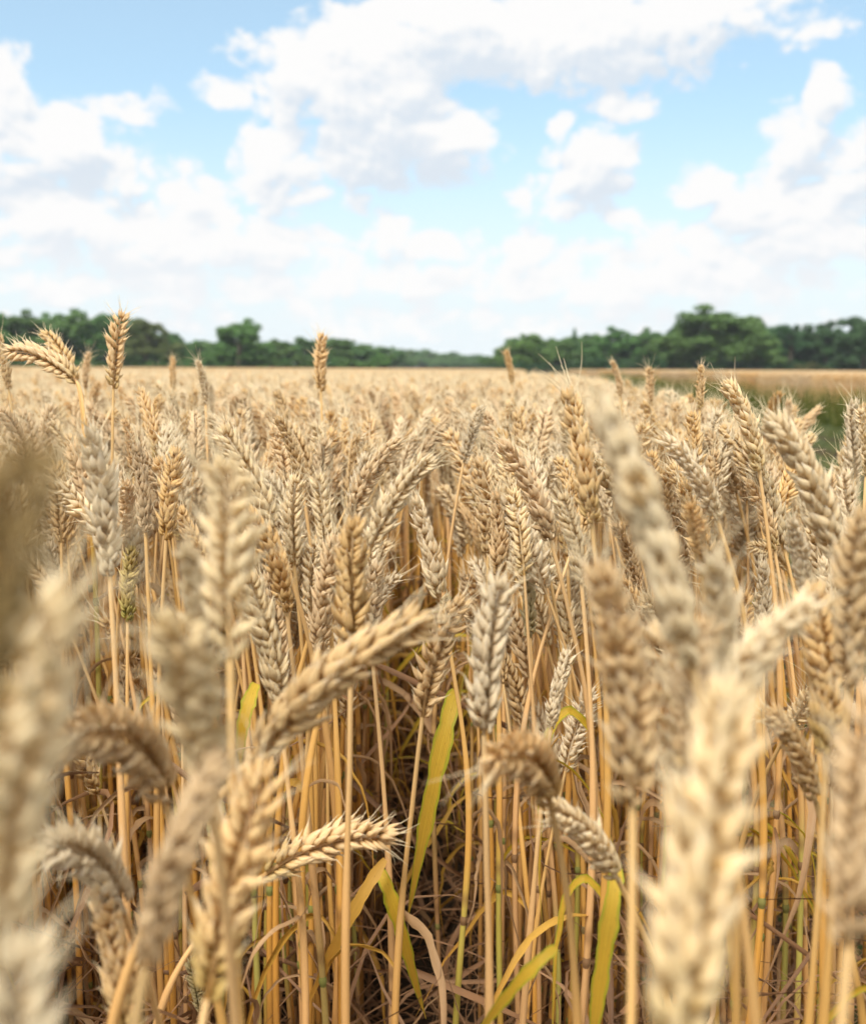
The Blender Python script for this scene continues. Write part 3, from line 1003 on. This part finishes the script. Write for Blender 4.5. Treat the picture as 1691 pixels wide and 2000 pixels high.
def crop_stalk(seed):
    r = np.random.default_rng(seed)
    var = int(r.choice([0, 1, 2, 3, 4, 5, 6, 7, 8, 13, 14, 15, 16], p=[.11, .11, .1, .1, .09, .09, .08, .05, .03, .07, .06, .05, .06]))
    lean = abs(r.normal(0, 8)) + (18 if var >= 6 else 4)
    d = Vector((math.sin(R(lean)), 0, math.cos(R(lean))))
    L_ = r.uniform(0.068, 0.09)
    B_ = Vector((0.12 * d.x, 0, 0.752 - L_ * d.z))
    M, tan = ear_matrix(var, B_, B_ + d * L_, spin=r.normal(0, 0.6))
    g = Geo()
    g.join(EARS[var][3], M, [0, 7, 7, 8, 0][seed % 5])
    g.join(EARS[var][4], M, 1)
    p3 = np.array(B_)
    path = bezier((0, 0, 0), (p3[0] * 0.1, r.normal() * 0.008, p3[2] * 0.45), p3 - np.array(tan) * 0.24, p3, 22)
    g.join(stem_geo(path, 1.0, 6), None, 2)
    for f_ in (6, 13):
        g.join(NODE, Matrix.Translation(path[f_]), 6)
    for q in range(2):
        i = int((0.55 + 0.25 * r.random()) * 21) if q == 0 else int((0.2 + 0.3 * r.random()) * 21)
        g.join(LEAVES[int(r.integers(12))][1], Matrix.Translation(path[i]) @ Matrix.Rotation(r.random() * 6.283, 4, 'Z') @ Matrix.Scale(0.8 + 0.5 * r.random(), 4), int(r.choice([3, 3, 4, 4, 3, 5])))
    return g


for q in range(NV):
    o = bpy.data.objects.new(f"a_stalk_{q:02d}", crop_stalk(7000 + q).mesh('crop_stalk', CROP_MATS))
    lib.objects.link(o)

# sparse-mesh ears for the distance, massed into square metres of crop
LOW = []
for q, (bend, face) in enumerate([(0.15, 0.3), (0.3, 1.4), (0.5, 0.7), (0.8, 1.2)]):
    eg, ag, chord = make_ear(300 + q, bend, face, 14, 0.088, 1.25, 0.0, 4, 4, 3)
    LOW.append((eg, chord))
NP = 4
for q in range(NP):
    r = np.random.default_rng(8100 + q)
    g = Geo()
    for c in range(480):
        x, y = r.uniform(-0.5, 0.5, 2)
        e, chord = LOW[int(r.integers(4))]
        L_ = r.uniform(0.9, 1.15)
        top = 0.815 - abs(r.normal(0, 0.07)) + r.normal(0, 0.008)
        M = Matrix.Translation((x, y, top - 0.088 * L_)) @ Matrix.Rotation(r.random() * 6.283, 4, 'Z') @ Matrix.Rotation(R(abs(r.normal(0, 14))), 4, 'Y') @ Matrix.Scale(L_, 4)
        g.join(e, M, [0, 7, 8][int(r.integers(3))])
        tube(g, [(x, y, 0.0), (x, y, 0.45), tuple(M.translation)], 0.0018, 3, 8)
    o = bpy.data.objects.new(f"b_patch_{q:02d}", g.mesh('crop_patch', CROP_MATS))
    lib.objects.link(o)

P, ROT, SCL, IDX = [], [], [], []
for (x, y) in far:
    P.append((x, y, 0.0))
    a = math.pi + rng.normal(0, 0.8) if rng.random() < 0.4 else rng.random() * 6.283
    ROT.append((rng.normal(0, 0.03), rng.normal(0, 0.03), a))
    SCL.append(1.075 - abs(rng.normal(0, 0.075)) + rng.normal(0, 0.014) - (rng.uniform(0.06, 0.2) if (y < 3 and rng.random() < 0.3) else 0.0))
    IDX.append(int(rng.integers(NV)))
y = 11.4
while y < 240:
    stp = 1.0 if y < 45 else (1.6 if y < 100 else 2.6)
    half = 0.44 * y + 4
    for x in np.arange(-half, half, stp):
        e = GAP_X0 + GAP_SLOPE * y
        if x > e - 0.45 and x < FAR_X0 + FAR_SLOPE * y + 0.45 and e < FAR_X0 + FAR_SLOPE * y:
            continue
        P.append((x + (rng.uniform(-.2, .2) * stp * 0.5 if x < e else rng.uniform(-.5, .5)), y + rng.uniform(-.2, .2) * stp, 0.0 if y < 45 else -0.75 * (min(stp, 1.25) - 1)))
        ROT.append((0, 0, rng.integers(4) * math.pi / 2 + rng.normal(0, 0.1)))
        SCL.append(1.0 if y < 45 else min(stp, 1.25))
        IDX.append(NV + int(rng.integers(NP)))
    y += stp
me = bpy.data.meshes.new('wheat_crop')
P = np.array(P)
me.vertices.add(len(P))
me.vertices.foreach_set('co', P.ravel())
for nm, tp, data in (('rot', 'FLOAT_VECTOR', np.array(ROT, np.float32).ravel()), ('scl', 'FLOAT', np.array(SCL, np.float32)), ('idx', 'INT', np.array(IDX, np.int32))):
    a_ = me.attributes.new(nm, tp, 'POINT')
    a_.data.foreach_set('vector' if tp == 'FLOAT_VECTOR' else 'value', data)
crop = link('wheat_crop', me)
tag(crop, 'dense ripe golden wheat crop reaching back to the trees', kind='stuff', cat='wheat crop')
ng = bpy.data.node_groups.new('crop_scatter', 'GeometryNodeTree')
ng.interface.new_socket('Geometry', in_out='INPUT', socket_type='NodeSocketGeometry')
ng.interface.new_socket('Geometry', in_out='OUTPUT', socket_type='NodeSocketGeometry')
gi, go = ng.nodes.new('NodeGroupInput'), ng.nodes.new('NodeGroupOutput')
ci = ng.nodes.new('GeometryNodeCollectionInfo')
ci.inputs['Collection'].default_value = lib
ci.inputs['Separate Children'].default_value = True
ci.inputs['Reset Children'].default_value = True
iop = ng.nodes.new('GeometryNodeInstanceOnPoints')
iop.inputs['Pick Instance'].default_value = True


def named(nm, tp):
    q = ng.nodes.new('GeometryNodeInputNamedAttribute')
    q.data_type = tp
    q.inputs['Name'].default_value = nm
    return q.outputs['Attribute']


e2r = ng.nodes.new('FunctionNodeEulerToRotation')
ng.links.new(named('rot', 'FLOAT_VECTOR'), e2r.inputs[0])
ng.links.new(gi.outputs[0], iop.inputs['Points'])
ng.links.new(ci.outputs[0], iop.inputs['Instance'])
ng.links.new(named('idx', 'INT'), iop.inputs['Instance Index'])
ng.links.new(e2r.outputs[0], iop.inputs['Rotation'])
ng.links.new(named('scl', 'FLOAT'), iop.inputs['Scale'])
ng.links.new(iop.outputs[0], go.inputs[0])
md = crop.modifiers.new('scatter', 'NODES')
md.node_group = ng

# ------------------------------------------------------------------ dead leaves and broken straw between the stems
lg = Geo()
r = np.random.default_rng(11)
for q in range(8500):
    y = 0.7 + 2.6 * r.random() ** 1.3
    x = r.uniform(-1, 1) * (0.40 * y + 0.15)
    gapd = abs(x + 0.01)
    z = abs(r.normal(0, 0.17)) if gapd > 0.06 else abs(r.normal(0, 0.07))
    if gapd < 0.065 and r.random() < 0.55:
        continue
    a = r.random() * 6.283
    ln = r.uniform(0.06, 0.22)
    d = np.array([math.cos(a), math.sin(a), r.normal(0, 0.5)])
    p0 = np.array([x, y, z + 0.004])
    bend_ = r.normal(0, 0.45, 3) * ln
    p3 = p0 + d * ln
    p3[2] = abs(p3[2])
    pp = bezier(p0, p0 + d * ln * 0.33 + bend_ * 0.5, p0 + d * ln * 0.66 + bend_, p3, 9)
    pp[:, 2] = np.maximum(pp[:, 2], 0.004)
    ribbon(lg, pp, r.choice([0.0012, 0.002, 0.003, 0.004, 0.007]), 0.6, r.normal(0, 2.0))
tag(lg.build('dead_leaf_litter', [M_LITTER]), 'tangle of brown dead leaves and straw between the stems', kind='stuff', cat='leaf litter')

# ------------------------------------------------------------------ weeds along the wheel track
wg = Geo()
for q in range(15000):
    if q < 9500:                                          # tall weeds along the foot of the next crop
        y = 10 + 75 * r.random() ** 1.7
        x = FAR_X0 + FAR_SLOPE * y + abs(r.normal(0, 0.4)) - 0.5
        h = 0.16 + 0.55 * r.random() ** 1.5
        wd = r.uniform(0.006, 0.016)
    else:                                                 # short grass on the track itself
        y = 1.0 + 24 * r.random() ** 1.5
        x = r.uniform(GAP_X0 + GAP_SLOPE * y, FAR_X0 + FAR_SLOPE * y)
        h = r.uniform(0.05, 0.22)
        wd = r.uniform(0.004, 0.010)
    a = r.random() * 6.283
    o_ = r.uniform(0.02, 0.14)
    pp = bezier((x, y, 0), (x, y, h * 0.5), (x + math.cos(a) * o_ * 0.4, y + math.sin(a) * o_ * 0.4, h * 0.9), (x + math.cos(a) * o_, y + math.sin(a) * o_, h * r.uniform(0.75, 1.05)), 7)
    ribbon(wg, pp, wd, 0.3, r.normal(0, 0.8))
tag(wg.build('track_weeds', [M_GRASS]), 'green weeds and grass between the two wheat crops at the right', kind='stuff', cat='weeds')

# ------------------------------------------------------------------ trees


def crown_geo(seed, nclump=26, leaves=330, shape='round'):
    """leaf-sized faces gathered in clumps through a crown that is 1 wide and 1 high, foot at z = 0"""
    r = np.random.default_rng(seed)
    g = Geo()
    cs = []
    for q in range(nclump):
        if shape == 'conifer':
            t = (q + 0.5) / nclump
            a = r.random() * 6.283
            rad = (1 - t) * 0.34
            cs.append((rad * math.cos(a), rad * math.sin(a), 0.06 + 0.9 * t, 0.05 + 0.13 * (1 - t)))
        else:
            if q % 7 == 0:                                   # a bough, with its own group of leaf clumps
                a = r.random() * 6.283
                t = r.uniform(0.0, 1.0) if q else 0.95
                prof = math.sin(math.pi * min(1, 0.22 + 0.74 * t)) ** 0.7 if shape == 'round' else 0.85 - 0.55 * t ** 2
                rad = 0.38 * prof * r.uniform(0.35, 1.0)
                L_ = (rad * math.cos(a), rad * math.sin(a), 0.10 + 0.74 * t, r.uniform(0.10, 0.21))
            dv = r.normal(0, 1, 3)
            dv /= np.linalg.norm(dv)
            k = L_[3] * r.uniform(0.3, 0.95)
            cs.append((L_[0] + dv[0] * k, L_[1] + dv[1] * k, max(0.04, L_[2] + dv[2] * k * 0.85), r.uniform(0.045, 0.095)))
    top = max(c_[2] + c_[3] * 0.8 for c_ in cs)
    wide = np.percentile([math.hypot(c_[0], c_[1]) + c_[3] * 0.7 for c_ in cs], 92)
    if shape != 'conifer':
        cs = [(c_[0] * 0.5 / wide, c_[1] * 0.5 / wide, c_[2] / top, c_[3]) for c_ in cs]
    for (cx, cy, cz, cr) in cs:
        nl = int(leaves * 0.8 * (cr / 0.09) ** 1.6)
        d = r.normal(0, 1, (nl, 3))
        d /= np.linalg.norm(d, axis=1)[:, None]
        rr = cr * (r.uniform(0.2, 1.0, nl) ** 0.6 + 0.22 * r.random(nl) ** 4)
        c = np.array([cx, cy, cz]) + d * rr[:, None] * np.array([1, 1, 0.8])
        nrm = d + r.normal(0, 0.55, (nl, 3)) + np.array([0, 0, 0.35])
        nrm /= np.linalg.norm(nrm, axis=1)[:, None]
        t1 = np.cross(nrm, r.normal(0, 1, (nl, 3)))
        t1 /= np.linalg.norm(t1, axis=1)[:, None]
        t2 = np.cross(nrm, t1)
        s = r.uniform(0.009, 0.022, nl)[:, None]
        v = np.stack([c - t1 * s, c - t2 * s * 0.6, c + t1 * s, c + t2 * s * 0.6], 1).reshape(-1, 3)
        f = np.arange(nl * 4).reshape(-1, 4)
        g.add(v, f, np.tile([[0, 0], [1, 0], [1, 1], [0, 1]], (nl, 1)), 0, float(r.random()))
    return g, cs


TREES = []
for q, (shape, nc) in enumerate([('round', 135), ('round', 117), ('tall', 117), ('tall', 135), ('round', 171), ('conifer', 40)]):
    cg, cs = crown_geo(900 + q, nc, 360, shape)
    tg = Geo()
    tube(tg, [(0, 0, -0.02), (0.01, 0, 0.25), (-0.01, 0.01, 0.5), (0, 0, 0.85)], [0.03, 0.022, 0.015, 0.004], 8)
    for (cx, cy, cz, cr) in cs[:9]:
        tube(tg, bezier((0, 0, cz * 0.55), (cx * 0.3, cy * 0.3, cz * 0.7), (cx * 0.7, cy * 0.7, cz * 0.9), (cx, cy, cz), 7), np.linspace(0.009, 0.002, 7), 5)
    TREES.append((cg.mesh('crown', [M_FOL]), tg.mesh('trunk', [M_BARK])))


def tree(px, top, wpx, d, kind, label, mat=None, group='trees along the field edge', name='broadleaf_tree', foot_z=0.0, rot=None):
    p = at(px, top, d)
    h = p.z - foot_z
    w = wpx / FPX * d
    o = empty(name, (p.x, p.y, foot_z))
    tag(o, label, 'tree', group)
    S = Matrix.Rotation(rot if rot is not None else random.random() * 6.283, 4, 'Z') @ Matrix.Diagonal((w * 1.28, w * 1.28, h * 1.02, 1))
    c = link('crown', TREES[kind][0], o)
    put(c, S, mat)
    t = link('trunk', TREES[kind][1], o)
    t.matrix_local = S
    return o


FRONT = [  # x, top y, width px, distance, kind, foliage, label
    (-20, 610, 110, 205, 0, M_FOL, 'broad green tree cut by the left edge of the wood'),
    (55, 607, 120, 210, 4, M_FOL, 'broad tree second from the left edge behind the leaning ears'),
    (135, 603, 105, 208, 2, M_FOL, 'tall dark tree left of the tallest straight wheat ear'),
    (205, 612, 110, 212, 3, M_FOL, 'tall tree right behind the tallest straight wheat ear'),
    (285, 622, 120, 206, 1, M_FOL_L, 'olive yellowish tree in the left wood'),
    (340, 652, 80, 215, 2, M_FOL, 'lower tree sloping down at the end of the left wood'),
    (390, 664, 60, 240, 0, M_FOL, 'small tree in the dip left of the round tree'),
    (466, 622, 118, 200, 4, M_FOL, 'single big round dark tree standing out left of centre'),
    (545, 662, 70, 225, 2, M_FOL, 'low tree just right of the single round tree'),
    (592, 658, 85, 230, 1, M_FOL, 'mid green tree behind the lone slim wheat ear, left side'),
    (655, 660, 90, 240, 3, M_FOL, 'mid green tree behind the lone slim wheat ear, right side'),
    (712, 672, 80, 270, 0, M_FOL, 'green tree where the left wood starts to drop'),
    (1030, 652, 92, 215, 0, M_FOL, 'round tree at the near end of the right wood'),
    (985, 676, 50, 230, 1, M_FOL, 'small tree at the tip of the right wood'),
    (1088, 662, 80, 220, 3, M_FOL, 'lower tree between the round one and the little conifer'),
    (1122, 641, 34, 222, 5, M_FOL_D, 'little pointed conifer rising from the right wood'),
    (1155, 664, 70, 220, 1, M_FOL, 'lower tree right of the little conifer'),
    (1205, 638, 95, 212, 2, M_FOL, 'tree with two rounded tops left of the largest tree'),
    (1262, 640, 85, 214, 4, M_FOL, 'tree next left of the largest tree'),
    (1310, 655, 70, 216, 3, M_FOL, 'lower tree at the shoulder of the largest tree'),
    (1402, 598, 215, 196, 4, M_FOL, 'largest broad-crowned tree of the right wood'),
    (1478, 632, 70, 200, 1, M_FOL, 'side tree leaning on the right flank of the largest tree'),
    (1545, 634, 105, 204, 0, M_FOL_D, 'dark tree right of the largest tree'),
    (1615, 628, 110, 200, 2, M_FOL_D, 'dark tree second from the right edge'),
    (1690, 618, 120, 190, 3, M_FOL_D, 'dark tall tree cut by the right edge'),
    (1585, 708, 50, 186, 0, M_FOL_L, 'small light green bush in front of the dark trees'),
]
for (x, top, w_, d, kd, fm, lab) in FRONT:
    tree(x, top, w_, d, kd, lab, fm, name='conifer' if kd == 5 else 'broadleaf_tree')
rr = np.random.default_rng(21)
# second rank closing the woods behind the front trees
for x in np.arange(-60, 350, 26):
    tree(x, 622 + rr.normal(0, 7) + max(0, x - 230) * 0.32, 95, 250 + rr.uniform(0, 25), int(rr.integers(5)), 'tree of the rear rank inside the left wood', group='rear trees of the left wood')
for x in np.arange(350, 760, 22):
    tree(x, 668 + rr.normal(0, 3) + max(0, x - 650) * .12, 85, 265 + rr.uniform(0, 30), int(rr.integers(5)), 'tree of the rear rank behind the round tree', group='rear trees behind the round tree')
for x in np.arange(1000, 1310, 22):
    tree(x, 664 + rr.normal(0, 4), 85, 250 + rr.uniform(0, 20), int(rr.integers(5)), 'tree of the rear rank at the near end of the right wood', group='rear trees of the right wood end')
for x in np.arange(1310, 1760, 24):
    tree(x, 645 + rr.normal(0, 7), 100, 235 + rr.uniform(0, 25), int(rr.integers(5)), 'dark tree of the rear rank beside the largest tree', M_FOL_D, group='rear trees of the right wood')
# far wood closing the gap in the middle
for x in np.arange(690, 1030, 9):
    base_top = 677 + (x - 720) * 0.085
    tree(x, base_top + rr.normal(0, 2.2), 40, 560 + rr.uniform(-30, 60), int(rr.integers(5)), 'small far tree in the hazy wood at the centre horizon', group='far trees at the centre horizon')
for x in np.arange(680, 1030, 13):
    tree(x, 694 + (x - 720) * 0.05 + rr.normal(0, 1.5), 44, 520 + rr.uniform(-20, 20), int(rr.integers(5)), 'small far tree in the hazy wood at the centre horizon', group='far trees at the centre horizon')
# scrub under the wood edges
for x in np.arange(-40, 750, 26):
    tree(x, 700 + rr.normal(0, 4), 46, 196 + rr.uniform(0, 12), int(rr.integers(2)), 'low bush along the foot of the left wood', group='bushes along the left wood', name='bush')
for x in np.arange(990, 1740, 26):
    tree(x, 704 + rr.normal(0, 4), 46, 190 + rr.uniform(0, 12), int(rr.integers(2)), 'low bush along the foot of the right wood', M_FOL_D, group='bushes along the right wood', name='bush')

# ------------------------------------------------------------------ air
hm = bpy.data.materials.new('haze')
hm.use_nodes = True
hm.node_tree.nodes.clear()
hn = N(hm.node_tree)
pv = hn.node('ShaderNodeVolumePrincipled')
pv.inputs['Color'].default_value = (0.86, 0.93, 1.0, 1)
pv.inputs['Density'].default_value = 0.00018
ho = hn.node('ShaderNodeOutputMaterial')
hn.link(pv.outputs[0], ho.inputs['Volume'])
hg = Geo()
a_, b_, z0, z1 = -1600.0, 1600.0, -1.5, 24.0
hg.add([(x, y, z) for z in (z0, z1) for x, y in ((a_, a_), (b_, a_), (b_, b_), (a_, b_))],
       [(3, 2, 1, 0), (4, 5, 6, 7), (0, 1, 5, 4), (1, 2, 6, 5), (2, 3, 7, 6), (3, 0, 4, 7)], np.zeros((8, 2)))
ho_ = hg.build('haze', [hm])
for p_ in ho_.data.polygons:
    p_.use_smooth = False
tag(ho_, 'thin pale summer haze over the field', kind='stuff', cat='haze')
